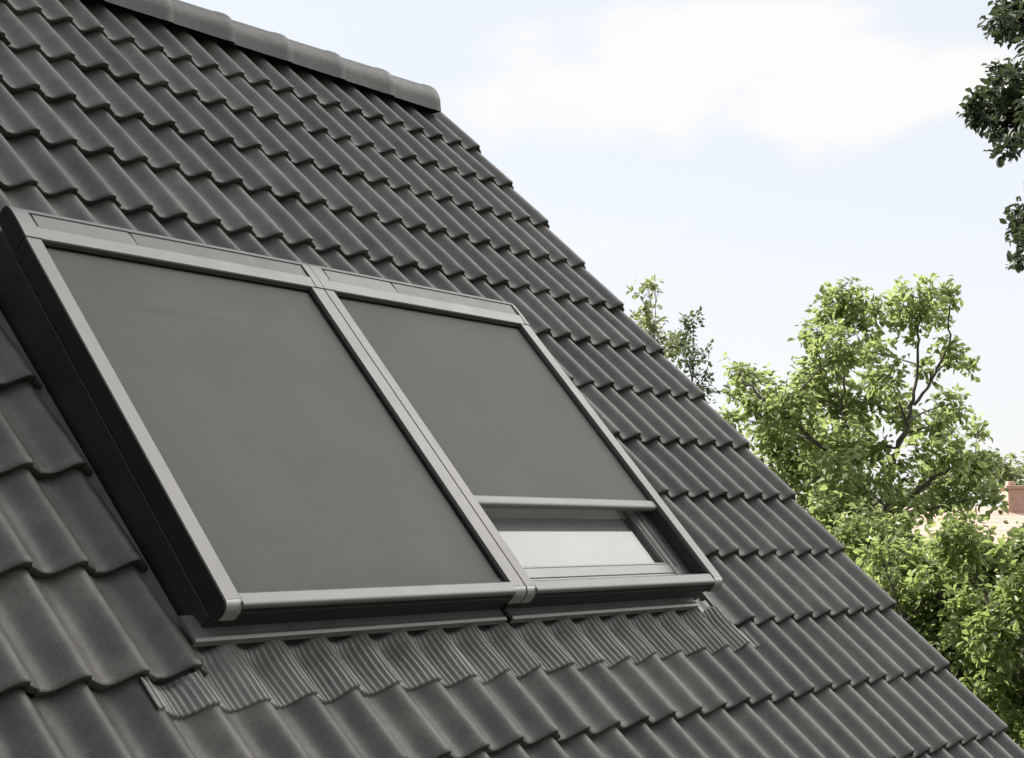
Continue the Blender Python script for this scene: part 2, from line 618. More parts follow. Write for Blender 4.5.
# --- roof windows (frames, sashes, panes, flashing): parts of the house
def roof_window(a, b, left):
    """window between u=a and u=b (blind frame coordinates)"""
    fr = MB()
    ai, bi = a + 0.006, b - 0.006
    zt, zb = -0.078, -0.26
    T = 1.46
    fr.box(win, ai, ai + 0.045, 0.016, T, zb, zt, ch=0.003)
    fr.box(win, bi - 0.045, bi, 0.016, T, zb, zt, ch=0.003)
    fr.box(win, ai + 0.0455, bi - 0.0455, 0.016, 0.055, zb, zt - 0.004, ch=0.003)
    fr.box(win, ai + 0.0455, bi - 0.0455, T - 0.10, T, zb, zt - 0.002, ch=0.003)
    f = fr.build('roof_window', M_DARK2, house)
    f['label'] = 'left roof window hidden under the lowered blind' if left else 'right roof window with its lower pane uncovered'
    s = MB()
    x0, x1 = ai + 0.062, bi - 0.062
    y0, y1 = 0.062, T - 0.12
    w = 0.075
    e0, e1 = -0.16, -0.066
    for q in ((x0, x0 + w, y0, y1, e0, e1), (x1 - w, x1, y0, y1, e0, e1), (x0 + w + .0005, x1 - w - .0005, y0, y0 + w, e0, e1 - .003), (x0 + w + .0005, x1 - w - .0005, y1 - w, y1, e0, e1 - .003)):
        s.box(win, *q, ch=0.004)
    # glazing bead
    g0, g1, h0, h1 = x0 + w, x1 - w, y0 + w, y1 - w
    sash = s.build('sash', M_SASH, f)
    tr_ = MB()
    for q in ((x0 - .006, x0 + .008, y0 + .01, y1), (x1 - .008, x1 + .006, y0 + .01, y1), (x0 + .045, x0 + .049, h0 - .02, h1), (x1 - .049, x1 - .045, h0 - .02, h1)):
        tr_.box(win, *q, -0.10, -0.0595 if q[1] - q[0] > .006 else -0.0625, ch=0.0015)
    tr_.box(win, x0 + .01, x1 - .01, y0 - .012, y0 - .001, -0.11, -0.074, ch=0.002)
    tr_.box(win, x0 + .01, x1 - .01, y0 + .030, y0 + .034, -0.10, -0.0665, ch=0.001)
    tr_.build('sash_trim', M_ALU2, f)
    be = MB()
    be.box(win, g0, g0 + 0.010, h0 + .010, h1 - .010, -0.12, -0.072, ch=0.002)
    be.box(win, g1 - 0.010, g1, h0 + .010, h1 - .010, -0.12, -0.072, ch=0.002)
    be.box(win, g0, g1, h0, h0 + 0.0099, -0.12, -0.072, ch=0.002)
    be.box(win, g0, g1, h1 - 0.0099, h1, -0.12, -0.072, ch=0.002)
    be.build('glazing_bead', M_SASH, f)
    gl = MB()
    gl.add(win(np.array([(g0 + .002, h0 + .002, -0.078), (g1 - .002, h0 + .002, -0.078), (g1 - .002, h1 - .002, -0.078), (g0 + .002, h1 - .002, -0.078)])), [(0, 1, 2, 3)])
    gl.build('pane', M_GLASS, f)
    ib = MB()
    ib.box(win, g0, g1, h0, h1, -0.112, -0.108)
    ib.build('interior_blind', M_BLINDIN, f)
    # flashing: side gutters + bottom ledge
    fl = MB()
    ub = -3.80
    la, lb = ub + a, ub + b
    if left:
        sides = [(la - 0.075, la - 0.002)]
    else:
        sides = [(lb + 0.002, lb + 0.075)]
    for q0, q1 in sides:
        fl.box(roof, q0, q1, 0.06, 1.72, -0.075, -0.052, ch=0.002)
        xm = (q0 if left else q1)
        fl.box(roof, xm - 0.005, xm + 0.005, 0.06, 1.72, -0.0515, -0.030, ch=0.002)
    fl.box(roof, la - 0.07 if left else la + 0.012, lb - 0.012 if left else lb + 0.07, 1.62, 1.74, -0.06, -0.04, ch=0.002)
    # ledge below the frame with a folded front edge
    l0 = la - 0.035 if left else la + 0.016
    l1 = lb - 0.010 if left else lb - 0.055
    poly = [(0.17, -0.018), (0.135, -0.013), (0.104, -0.016), (0.092, -0.0125), (0.083, -0.0155), (0.0825, -0.034), (0.0845, -0.034), (0.087, -0.023), (0.17, -0.030)]
    fl.prism(roof, poly, l0, l1)
    fl.build('flashing', M_FLASH, f)
    # pleated apron dressed down over the tiles
    q0 = -27.35 * W + 0.20 if left else lb - 1.155 + 0.004
    q0 = -26.05 * W if left else la + 0.004
    q1 = lb - 0.004 if left else -8.25 * W
    ncol = int(round((q1 - q0) / 0.0142)) * 6
    uu = np.linspace(q0, q1, ncol + 1)
    vv = [0.125, 0.105, 0.092, 0.086, 0.080, 0.072, 0.062, 0.05, 0.035, 0.015, -0.005, -0.03, -0.055, -0.08, -0.098, -0.104, -0.105]
    av = []
    for i, v in enumerate(vv):
        t0_ = np.clip((0.110 - v) / 0.080, 0, 1); t0_ = 0.66 + 0.34 * t0_ * t0_ * (3 - 2 * t0_); tk = 0.016 * np.clip((v - 0.079) / 0.012, 0, 1)
        tr = np.clip((0.100 - v) / 0.03, 0, 1)
        for u in uu:
            pl = math.sin((u - q0) / 0.0142 * 2 * math.pi)
            pl = 0.5 + 0.5 * pl
            side = u < -25 * W or u > -9 * W
            vv_ = min(v, -0.002 - 0.0005 * i) if side else v
            hw = float(prof(u / W)) + np.interp(vv_, [-0.10, 0.0, 0.06], [-0.0185, -0.0265, -0.030]) + 0.0050
            t = 1.0 if side else t0_
            h = (1 - t) * (-0.0185) + t * hw + 0.0060 * pl * tr * (0.35 if u > -9 * W else 1) + 0.0012 * math.sin(u * 23 + v * 31) - tk
            if i == len(vv) - 1:
                h -= 0.012
            wob = 0.004 * math.sin(u * 9.1) + 0.003 * math.sin(u * 31.0)
            av.append((u, vv_ + wob * np.clip(-v / 0.1, 0, 1), h))
    m_ = len(uu)
    af = [(i * m_ + k, i * m_ + k + 1, (i + 1) * m_ + k + 1, (i + 1) * m_ + k) for i in range(len(vv) - 1) for k in range(m_ - 1)]
    apo = MB(); apo.add(roof(np.array(av)), af)
    apo.build('apron', M_APRON, f, smooth=True)
    return f


roof_window(0.0, 1.176, True)
roof_window(1.180, 2.332, False)


# ------------------------------------------------------------------ AWNING BLINDS
def arc(cy, cz, r, a0, a1, n=6):
    return [(cy + r * math.cos(a), cz + r * math.sin(a)) for a in np.linspace(a0, a1, n)]


def rail_poly(off=0.0, s_top=1.338, depth=-0.066):
    """side view (s, e) of a rail with its rounded lower end"""
    return [(s_top, off)] + arc(0.018 - off, -0.030, 0.030 + off, math.pi / 2, math.pi, 7) + [(-0.012 - off, depth + 0.012), (0.006, depth), (s_top, depth)]


def awning_blind(a, b, wl, wr, s_bar, label, left):
    base = win(np.array((0.5 * (a + b), 0.0, -0.07)))
    root = empty('awning_blind', base, label, 'awning blind', 'awning blinds over the roof windows')
    # side rails
    for (q0, q1, outer) in ((a, a + wl, 'l'), (b - wr, b, 'r')):
        m_ = MB()
        r0, r1 = (q0 + 0.0015, q1) if outer == 'l' else (q0, q1 - 0.0015)
        m_.prism(win, rail_poly(), r0, r1)
        rail = m_.build('side_rail', M_ALU, root, smooth=True, auto=35)
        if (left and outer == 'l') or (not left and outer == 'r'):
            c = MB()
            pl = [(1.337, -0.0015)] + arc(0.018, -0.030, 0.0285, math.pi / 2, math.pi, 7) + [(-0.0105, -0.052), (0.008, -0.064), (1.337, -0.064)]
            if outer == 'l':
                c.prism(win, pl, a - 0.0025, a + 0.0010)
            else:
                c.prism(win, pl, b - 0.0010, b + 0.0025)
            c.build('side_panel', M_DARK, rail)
        # dark guide channel on the inner face
        c = MB()
        i0, i1 = (q1 + 0.0005, q1 + 0.010) if outer == 'l' else (q0 - 0.010, q0 - 0.0005)
        c.box(win, i0, i1, 0.036, 1.337, -0.064, -0.0125, ch=0.001)
        c.build('guide_channel', M_DARK2 if (outer == 'r' and not left) else M_BLACK, rail)
        cap = MB()
        cp = [(0.010, 0.0012)] + arc(0.018, -0.030, 0.0312, math.pi / 2 + 0.27, math.pi, 7) + [(-0.0132, -0.052), (-0.010, -0.052)] + arc(0.018, -0.030, 0.028, math.pi, math.pi / 2 + 0.27, 7)[0:]
        cap.prism(win, cp, r0 + 0.0005, r1 + (0.0 if outer == 'r' else 0.001))
        cap.build('end_cap', M_CAP, rail, smooth=True, auto=35)
    # top casing
    c = MB()
    cs = [(1.3395, -0.066), (1.3395, -0.003), (1.342, 0.001), (1.391, 0.003), (1.393, -0.0025), (1.456, -0.0045), (1.458, 0.0015), (1.472, -0.0005), (1.481, -0.006), (1.487, -0.016), (1.488, -0.066)]
    ea, eb = a + 0.055, b - (0.035 if left else 0.018)
    c.prism(win, cs, ea, eb)
    cas = c.build('casing', M_ALU, root, smooth=True, auto=25)
    # end pieces of the casing, in one smooth plate
    for (q0, q1) in ((a, ea - 0.0006), (eb + 0.0006, b)):
        c = MB()
        ce = [(1.339, -0.066), (1.339, -0.001), (1.341, 0.003)] + [(1.40, 0.0045), (1.452, 0.003), (1.472, -0.001), (1.482, -0.007), (1.4885, -0.018), (1.489, -0.066)]
        c.prism(win, ce, q0, q1)
        c.build('casing_end', M_ALU, cas, smooth=True, auto=25)
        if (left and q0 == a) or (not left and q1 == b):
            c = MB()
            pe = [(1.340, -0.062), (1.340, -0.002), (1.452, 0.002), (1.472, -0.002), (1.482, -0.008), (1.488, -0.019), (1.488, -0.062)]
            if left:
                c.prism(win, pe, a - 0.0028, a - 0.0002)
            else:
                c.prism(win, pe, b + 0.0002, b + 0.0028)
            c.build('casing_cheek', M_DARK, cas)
    # recessed strip and the small solar cover in it
    c = MB()
    c.box(win, ea + 0.365, eb - 0.002, 1.394, 1.455, -0.006, -0.0015, ch=0.0008)
    c.build('cover_strip', M_ALU2, cas)
    c = MB()
    c.box(win, ea + 0.012, ea + 0.352, 1.3955, 1.4535, -0.006, -0.0003, ch=0.0012)
    c.build('solar_panel', M_SOLAR, cas)
    # black strip standing in for the shadow gap under the casing
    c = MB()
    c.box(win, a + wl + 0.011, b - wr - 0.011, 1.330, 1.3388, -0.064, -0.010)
    c.build('casing_gap_shade', M_BLACK, cas)
    # fabric: faintly slack sheet
    s0 = s_bar + 0.02
    f0, f1 = a + wl + 0.004, b - wr - 0.004
    nx, ny = 60, 170
    fv = []
    for j in range(ny + 1):
        s = s0 + (1.336 - s0) * j / ny
        for i in range(nx + 1):
            u = f0 + (f1 - f0) * i / nx
            e = -0.0205
            xe = i / nx; ye = j / ny
            env = (math.sin(math.pi * xe) ** 0.5) * (math.sin(math.pi * min(1, max(0, ye))) ** 0.5)
            e += env * (0.0022 * math.sin(ye * 17 + xe * 2.0) * ye ** 2 + 0.0024 * math.sin((xe - 0.5 * ye) * 21) * xe ** 2)
            if left:
                e += 0.0045 * math.exp(-((ye - 0.835 - 0.03 * (xe - .4)) / 0.013) ** 2) * math.exp(-((xe - 0.38) / 0.28) ** 2)
            fv.append((u, s, e))
    ff = [(j * (nx + 1) + i, j * (nx + 1) + i + 1, (j + 1) * (nx + 1) + i + 1, (j + 1) * (nx + 1) + i) for j in range(ny) for i in range(nx)]
    k = MB(); k.add(win(np.array(fv)), ff)
    fab = k.build('blind_fabric', M_FAB, root, smooth=True)
    if left:
        h = MB()
        h.box(win, f0 + .001, f1 - .001, 0.037, 0.058, -0.0195, -0.0180, ch=0.0005)
        h.build('hem', M_HEM, fab)
    # fixed front bar across the bottom
    f0_, f1_ = a + wl + 0.0005, b - wr - (0.0005 if left else 0.012)
    bp = [(0.0345, -0.014), (0.033, -0.004), (0.027, 0.000), (-0.001, 0.0005)] + arc(-0.001, -0.0095, 0.010, math.pi / 2, math.pi, 5) + [(-0.011, -0.013), (0.0345, -0.014)]
    bp = bp[:-1]
    c = MB()
    c.prism(win, bp, f0_, f1_)
    fb = c.build('front_bar', M_ALU, root, smooth=True, auto=30)
    bq = [(0.034, -0.0142), (-0.0085, -0.0142), (-0.0085, -0.030), (-0.0105, -0.032), (-0.0105, -0.050), (-0.002, -0.066), (0.034, -0.066)]
    c = MB()
    c.prism(win, bq, f0_, f1_)
    c.build('shaded_underbar', M_DARK, fb)  # underside of the bar, its shade put into the dark colour
    if not left:   # the pulled edge of the half open blind
        rp = [(s_bar + 0.045, -0.016)] + arc(s_bar + 0.032, -0.020, 0.012, 0.3, math.pi / 2, 5) + arc(s_bar + 0.014, -0.022, 0.014, math.pi / 2, 3 * math.pi / 2, 9) + [(s_bar + 0.045, -0.036)]
        c = MB()
        c.prism(win, rp, a + wl + 0.0008, b - wr - 0.001)
        c.build('bottom_bar', M_ALU, root, smooth=True, auto=35)
    return root


awning_blind(0.0, 1.1765, 0.050, 0.058, 0.03, 'grey awning blind drawn all the way down over the left, nearer roof window', True)
awning_blind(1.1795, 2.332, 0.044, 0.052, 0.352, 'grey awning blind stopped part way, leaving a strip of bright pane uncovered', False)

# ------------------------------------------------------------------ CAMERA
F_PX = 1497.698
PITCH = math.radians(5.867)
cam = bpy.data.cameras.new('camera')
cam.sensor_fit = 'HORIZONTAL'
cam.sensor_width = 36.0
cam.lens = 36.0 * F_PX / 1024.0
cam.clip_start = 0.05
cam.clip_end = 3000
co = bpy.data.objects.new('camera', cam)
COL.objects.link(co)
co.location = (0, 0, CAM_Z)
co.rotation_euler = (math.radians(90) + PITCH, 0, 0)
SC.camera = co


def at(x, y, D):
    """a place in the garden: the spot D metres ahead that lies under the given bearing"""
    cx, cy = (x - 512) / F_PX, -(y - 379) / F_PX
    c, s = math.cos(PITCH), math.sin(PITCH)
    d = np.array([cx, c - cy * s, s + cy * c])
    return np.array([0, 0, CAM_Z]) + d * (D / d[1])


# ------------------------------------------------------------------ TREES
LEAF = np.array([(0, 0, 0), (-0.22, 0.26, 0.06), (-0.29, 0.62, 0.08), (0, 1.0, -0.14), (0.29, 0.62, 0.08), (0.22, 0.26, 0.06)])


def leaf_cloud(clumps, size, per_m3, droop=0.25, spread=0.11, flat=1.0, minr=14):
    """clumps: (centre, radius, n).  Leaves sit in rosettes at twig ends"""
    P, D_, Nn, S, T = [], [], [], [], []
    for c, r, n in clumps:
        nr = max(3, int(n / 9))
        ctint = rng.normal(0, 0.13)
        for _ in range(nr):
            d = rng.normal(size=3); d /= np.linalg.norm(d)
            rad = r * rng.random() ** 0.42
            o = c + d * rad * np.array([1, 1, flat])
            axis = d * 0.7 + np.array([0, 0, 0.5]) + rng.normal(size=3) * 0.3
            axis /= np.linalg.norm(axis)
            rt = ctint + rng.normal(0, 0.12)
            for _ in range(9):
                dd = rng.normal(size=3); dd -= axis * (dd @ axis) * 0.7
                dd = dd / np.linalg.norm(dd) + axis * 0.35 - np.array([0, 0, droop])
                dd /= np.linalg.norm(dd)
                nn = axis + rng.normal(size=3) * 0.45 + np.array([0, 0, 0.25])
                nn -= dd * (nn @ dd); nn /= np.linalg.norm(nn) + 1e-9
                P.append(o + dd * spread * rng.random() * 0.6 + rng.normal(size=3) * spread * 0.35)
                D_.append(dd); Nn.append(nn)
                S.append(size * rng.uniform(0.6, 1.25))
                T.append(np.clip(0.5 + rt + rng.normal(0, 0.12), 0, 1))
    P = np.array(P); D_ = np.array(D_); Nn = np.array(Nn); S = np.array(S); T = np.array(T)
    X = np.cross(D_, Nn)
    V = P[:, None, :] + S[:, None, None] * (LEAF[None, :, 0:1] * X[:, None, :] + LEAF[None, :, 1:2] * D_[:, None, :] + LEAF[None, :, 2:3] * Nn[:, None, :])
    n = len(P)
    b = (np.arange(n) * 6)[:, None]
    F = np.concatenate([b + np.array([[0, 1, 2, 3]]), b + np.array([[0, 3, 4, 5]])], 0)
    return V.reshape(-1, 3), F, np.concatenate([T, T])


def make_tree(name, label, cat, base, stems, clumps, leaf_m, bark_m, size, density=1.0, group=None, spread=0.11, tw_r=0.012, extra=None, droop=0.25, flat=1.0, hang=False):
    root = empty(name, base, label, cat, group)
    mbt = MB()
    nodes = []
    for pts, r0, r1 in stems:
        pts = np.array(pts, float)
        # smooth resample
        t = np.linspace(0, len(pts) - 1, (len(pts) - 1) * 5 + 1)
        q = np.stack([np.interp(t, range(len(pts)), pts[:, k]) for k in range(3)], 1)
        for _ in range(3):
            q[1:-1] = 0.25 * q[:-2] + 0.5 * q[1:-1] + 0.25 * q[2:]
        q[1:-1] += rng.normal(0, 0.015, q[1:-1].shape)
        rr = np.linspace(r0, r1, len(q))
        if q[0][2] < 0.5:
            rr[0] *= 1.5; rr[1] *= 1.15
        tube(mbt, q, rr, 9)
        for a_, b_ in zip(q, rr):
            nodes.append((a_, b_))
    NP = np.array([a_ for a_, _ in nodes]); NR = np.array([b_ for _, b_ in nodes])
    for c, r, n in clumps:
        below = NP[:, 2] < c[2] + (9 if hang else 0.15)
        dist = np.linalg.norm(NP - c, axis=1) + np.where(below, 0, 2.5)
        dist = dist + np.where(NP[:, 2] > c[2] - 0.25 * np.linalg.norm(NP[:, :2] - c[:2], axis=1), 0.0 if hang else 0.5, 0)
        i = int(dist.argmin())
        st = NP[i]
        mid = st * 0.45 + c * 0.55 + np.array([0, 0, 0.10 * np.linalg.norm(c - st)]) + rng.normal(0, 0.05, 3)
        t = np.linspace(0, 1, 8)[:, None]
        q = (1 - t) ** 2 * st + 2 * t * (1 - t) * mid + t ** 2 * c
        r_s = min(NR[i] * 0.7, tw_r * 2.3)
        tube(mbt, q, np.linspace(r_s, tw_r * 0.6, 8), 6)
        for _ in range(6):
            d = rng.normal(size=3) + np.array([0, 0, 0.3]); d /= np.linalg.norm(d)
            e = c + d * r * 0.9 * np.array([1, 1, flat])
            s_ = q[rng.integers(4, 8)]
            m2 = 0.5 * (s_ + e) + rng.normal(0, 0.03, 3)
            tube(mbt, np.array([s_, m2, e]), [tw_r * 0.6, tw_r * 0.45, tw_r * 0.2], 4)
    mbt.build('trunk', bark_m, root, smooth=True)
    V, F, T = leaf_cloud(clumps, size, density, droop=droop, spread=spread, flat=flat)
    link_mesh('crown', V, F, leaf_m, root, tint=T)
    return root


M_BARK = bark_material('grey_brown_bark', (0.06, 0.05, 0.04), (0.16, 0.14, 0.11))
M_BARK_D = bark_material('dark_bark', (0.03, 0.026, 0.022), (0.08, 0.07, 0.06))
M_LEAF = leaf_material('bright_green_leaves', (0.040, 0.078, 0.022), (0.10, 0.155, 0.045), (0.22, 0.285, 0.11), (0.58, 0.68, 0.26), 0.52)
M_LEAF_S = leaf_material('shrub_leaves', (0.036, 0.072, 0.02), (0.095, 0.15, 0.042), (0.21, 0.275, 0.10), (0.54, 0.65, 0.22), 0.48)
M_LEAF_D = leaf_material('backlit_dark_leaves', (0.030, 0.045, 0.026), (0.050, 0.070, 0.038), (0.08, 0.10, 0.055), (0.12, 0.18, 0.07), 0.25, rough=0.4)  # leaf colour darkened to carry the crown's backlit shade
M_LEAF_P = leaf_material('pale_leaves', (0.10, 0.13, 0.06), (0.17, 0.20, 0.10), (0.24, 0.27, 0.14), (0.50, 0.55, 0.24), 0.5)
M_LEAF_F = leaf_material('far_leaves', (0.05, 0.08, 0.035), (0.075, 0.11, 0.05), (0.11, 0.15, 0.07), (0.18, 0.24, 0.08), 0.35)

# main garden tree
D0 = 17.0
main_px = [(848, 297, 20), (834, 306, 20), (868, 308, 16), (897, 300, 12), (919, 297, 18), (949, 295, 14), (908, 318, 22), (936, 313, 15), (816, 334, 18), (838, 348, 24), (872, 352, 17), (951, 349, 16), (966, 364, 9), (889, 376, 18),
           (737, 371, 11), (747, 386, 17), (768, 392, 18), (815, 380, 24), (788, 410, 26), (832, 405, 25), (864, 405, 20), (898, 414, 16), (947, 405, 19), (938, 424, 15), (978, 433, 10), (766, 432, 22), (799, 445, 28), (840, 443, 25), (876, 443, 20),
           (951, 455, 24), (975, 470, 24), (931, 480, 18), (990, 497, 15), (958, 492, 26), (807, 480, 30), (842, 480, 30), (834, 512, 30), (869, 498, 18), (904, 506, 16), (860, 540, 28), (728, 418, 12), (752, 412, 16), (900, 470, 14), (915, 445, 10), (925, 372, 9), (860, 330, 14), (780, 470, 22), (830, 370, 14), (880, 522, 20), (900, 540, 18), (882, 478, 13), (912, 425, 10), (858, 425, 16), (928, 505, 14), (893, 395, 9)]
cl = []
for x, y, r in main_px:
    dd = D0 + rng.uniform(-1.0, 1.0) * (0.55 if y < 330 else 1.1)
    R = r / F_PX * dd
    cl.append((at(x, y, dd), R * 0.98, 18 + 4000 * R ** 2.0))
for x, y, r in [(808, 400, 26), (850, 460, 30), (940, 470, 24), (790, 440, 26), (820, 520, 30), (870, 380, 18)]:   # depth of the crown
    dd = D0 + rng.uniform(1.3, 2.0)
    R = r / F_PX * dd
    cl.append((at(x, y, dd), R, 2800 * R ** 2.0))
b0 = at(884, 700, D0); b0[2] = 0
stems = [([b0, at(886, 640, D0), at(888, 545, D0), at(887, 500, D0), at(891, 465, D0 - .1), at(904, 435, D0 - .1), at(914, 405, D0), at(917, 370, D0 + .1), at(918, 335, D0), at(919, 300, D0)], 0.048, 0.008),
         ([at(887, 560, D0), at(874, 520, D0 + .1), at(864, 490, D0 + .2), at(852, 450, D0 + .3), at(842, 400, D0 + .2), at(842, 350, D0), at(846, 300, D0)], 0.03, 0.008),
         ([at(868, 500, D0 + .15), at(835, 460, D0 - .3), at(800, 425, D0 - .5), at(765, 400, D0 - .5), at(742, 380, D0 - .4)], 0.035, 0.010),
         ([at(888, 520, D0), at(915, 490, D0 - .2), at(945, 470, D0 - .4), at(975, 460, D0 - .4)], 0.035, 0.010),
         ([at(914, 405, D0), at(935, 375, D0 + .1), at(950, 345, D0 + .1), at(950, 305, D0)], 0.02, 0.008)]
make_tree('garden_tree', 'airy sunlit broadleaf tree rising beside the roof edge against the sky', 'tree', b0, stems, cl, M_LEAF, M_BARK, 0.098, group=None, tw_r=0.007)

# smaller pale trees just behind the verge
def px_tree(name, label, px, D, trunk_x, leaf_m, size, k, cat='tree', spread=0.1, bark=M_BARK, tw=0.010, group=None, jit=0.5, base_r=0.07, top_r=.012, fill=0):
    c_ = []
    for x, y, r in px:
        dd = D + rng.uniform(-jit, jit)
        R = r / F_PX * dd
        c_.append((at(x, y, dd), R, 12 + k * R ** 2))
    b_ = at(trunk_x, 600, D); b_[2] = 0
    xs_ = [q[0][0] for q in c_]; lowz = min(q[0][2] for q in c_)
    for _ in range(fill):       # the skirt of the plant, down to the grass
        wz = rng.uniform(0.3, lowz + 0.3)
        R = rng.uniform(0.26, 0.40)
        c_.append((np.array([rng.uniform(min(xs_), max(xs_)), D + rng.uniform(-jit, jit) * 1.2, wz]), R, 12 + 0.45 * k * R ** 2))
    top = max(c_, key=lambda q: q[0][2])[0]
    midc = np.mean([q[0] for q in c_], 0)
    st = [([b_, b_ * 0.6 + midc * 0.4 + np.array([0.1, 0, 0]), midc, 0.4 * midc + 0.6 * top], base_r, top_r)]
    return make_tree(name, label, cat, b_, st, c_, leaf_m, bark, size, spread=spread, tw_r=tw, group=group)


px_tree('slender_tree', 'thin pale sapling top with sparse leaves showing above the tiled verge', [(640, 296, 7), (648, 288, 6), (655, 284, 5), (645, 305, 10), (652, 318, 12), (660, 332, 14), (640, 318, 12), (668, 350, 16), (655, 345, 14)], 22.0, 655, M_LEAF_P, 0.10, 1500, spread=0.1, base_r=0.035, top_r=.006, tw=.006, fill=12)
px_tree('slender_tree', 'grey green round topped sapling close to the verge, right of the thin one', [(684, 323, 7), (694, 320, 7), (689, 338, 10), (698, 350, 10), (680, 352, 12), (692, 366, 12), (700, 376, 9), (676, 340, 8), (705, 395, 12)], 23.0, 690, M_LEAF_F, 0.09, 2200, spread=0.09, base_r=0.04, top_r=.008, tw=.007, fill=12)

# tall shrubs in the garden below the crown
def shrub(label, x0, x1, ytop, ybot, D, seed, m, size=0.078, n=26, kk=7000):
    px = []
    for i in range(n):
        x = rng.uniform(x0, x1); y = ytop(x) + (ybot - ytop(x)) * rng.random() ** 1.15
        px.append((x, y, rng.uniform(20, 34)))
    for x in np.linspace(x0, x1, max(3, int((x1 - x0) / 26))):
        px.append((x, ytop(x) + rng.uniform(4, 14), rng.uniform(12, 20)))
    return px_tree('tall_shrub', label, px, D, 0.5 * (x0 + x1), m, size, kk, 'shrub', spread=0.1, group='leafy shrubs below the garden tree', jit=0.9, base_r=0.05, fill=n // 2 + 6)


shrub('dense sunlit leafy shrub filling the bottom right corner below the pink roof', 955, 1130, lambda x: 540 + 7 * math.sin(x * .11), 800, 12.5, 1, M_LEAF_S, n=56)
shrub('leafy shrub between the roof verge and the corner shrub, darker in its hollows', 880, 990, lambda x: 556 + 10 * math.sin(x * .07), 760, 13.5, 2, M_LEAF_S, n=44)
shrub('deep green shrub growing at the foot of the garden tree by the verge', 800, 900, lambda x: 520 + 8 * math.sin(x * .09), 700, 15.5, 3, M_LEAF, n=40)

# backlit tree whose branches hang in at the upper right
DD = 13.0
dk_px = [(1018, 12, 24), (1003, 22, 13), (998, 32, 8), (1030, 25, 24), (1002, 88, 17), (985, 100, 13), (976, 112, 9), (990, 122, 15), (1012, 100, 22), (1010, 124, 16), (1022, 115, 20), (1000, 75, 9), (1018, 78, 14), (1006, 146, 10), (1016, 140, 9),
         (1024, 215, 12), (1020, 226, 10), (1030, 240, 16), (1024, 262, 9), (1050, 120, 34), (1060, 60, 36), (1075, 180, 40), (1100, 30, 40), (1110, 110, 50), (1060, 255, 34), (1120, 220, 50), (1100, 300, 40), (1160, 60, 50), (1170, 160, 55), (1160, 280, 50), (1140, -40, 50), (1080, -50, 40), (1040, -30, 26), (1200, 0, 50), (1230, 120, 50), (1220, 240, 50)]
c_ = []
for x, y, r in dk_px:
    dd = DD + rng.uniform(-0.5, 0.5) * (1 if x < 1040 else 2.4)
    R = r / F_PX * dd
    c_.append((at(x, y, dd), R * 1.08, 22 + 8000 * R ** 2))
bb = at(1165, 600, DD); bb[2] = 0
st = [([bb, at(1168, 560, DD), at(1160, 400, DD), at(1165, 250, DD), at(1160, 120, DD), at(1150, 0, DD)], 0.20, 0.04),
      ([at(1163, 250, DD), at(1110, 190, DD), at(1060, 140, DD), at(1022, 115, DD), at(998, 105, DD)], 0.06, 0.012),
      ([at(1160, 150, DD), at(1100, 90, DD), at(1050, 45, DD), at(1015, 20, DD)], 0.06, 0.012),
      ([at(1162, 340, DD), at(1110, 290, DD), at(1065, 255, DD), at(1030, 238, DD), at(1023, 218, DD)], 0.05, 0.012)]
make_tree('overhanging_tree', 'tree with leaves coloured dark for backlit shade, whose branches hang into the upper right corner', 'tree', bb, st, c_, M_LEAF_D, M_BARK_D, 0.082, spread=0.07, tw_r=0.0035, droop=0.35, hang=True)

# distant trees beyond the far house
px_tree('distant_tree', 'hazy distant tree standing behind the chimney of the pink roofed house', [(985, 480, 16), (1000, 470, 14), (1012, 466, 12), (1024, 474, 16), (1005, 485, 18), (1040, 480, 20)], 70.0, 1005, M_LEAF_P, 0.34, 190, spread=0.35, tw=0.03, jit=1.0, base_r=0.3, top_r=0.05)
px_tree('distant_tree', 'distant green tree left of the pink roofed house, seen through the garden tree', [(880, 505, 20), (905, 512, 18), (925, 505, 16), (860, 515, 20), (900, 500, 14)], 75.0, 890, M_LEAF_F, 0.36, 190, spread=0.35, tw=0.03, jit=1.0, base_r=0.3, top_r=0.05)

# the wooded skyline far beyond the gardens reads as one mass
wc = []
for i in range(420):
    a_ = rng.uniform(0, 2 * math.pi); dist = rng.uniform(150, 190)
    R = rng.uniform(1.6, 3.2)
    wc.append((np.array([math.sin(a_) * dist, math.cos(a_) * dist, rng.uniform(0.8, 4.6)]), R, 90))
V_, F_, T_ = leaf_cloud(wc, 1.5, 1, spread=1.2)
wood = link_mesh('far_wood', V_, F_, M_LEAF_F, None, tint=T_)
wood['kind'] = 'stuff'
wood['label'] = 'low wooded skyline far beyond the gardens'
wood['category'] = 'wood'

# ------------------------------------------------------------------ FAR HOUSE
DF = 48.0
fa = at(905, 545, DF); fb = at(1075, 545, DF)
fbase = 0.5 * (fa + fb); fbase[2] = 0
far = empty('pink_roofed_house', fbase, 'distant house with a sunlit pinkish tile roof and a chimney, seen between the foliage', 'house')
M_PINK = mottled('faded_pink_tiles', (0.50, 0.33, 0.27), (0.63, 0.45, 0.38), 3.0, 0.8, 0.02)
M_PLAST = mottled('cream_render', (0.62, 0.54, 0.46), (0.72, 0.64, 0.55), 3.0)
xa, xb = fa[0], fb[0]
zr = at(950, 506, DF)[2]; ze = at(950, 548, DF - 3)[2]
hw = 3.4


def fx(p):
    p = np.asarray(p, float)
    return p + np.array([0, fbase[1] + 1.5, 0])


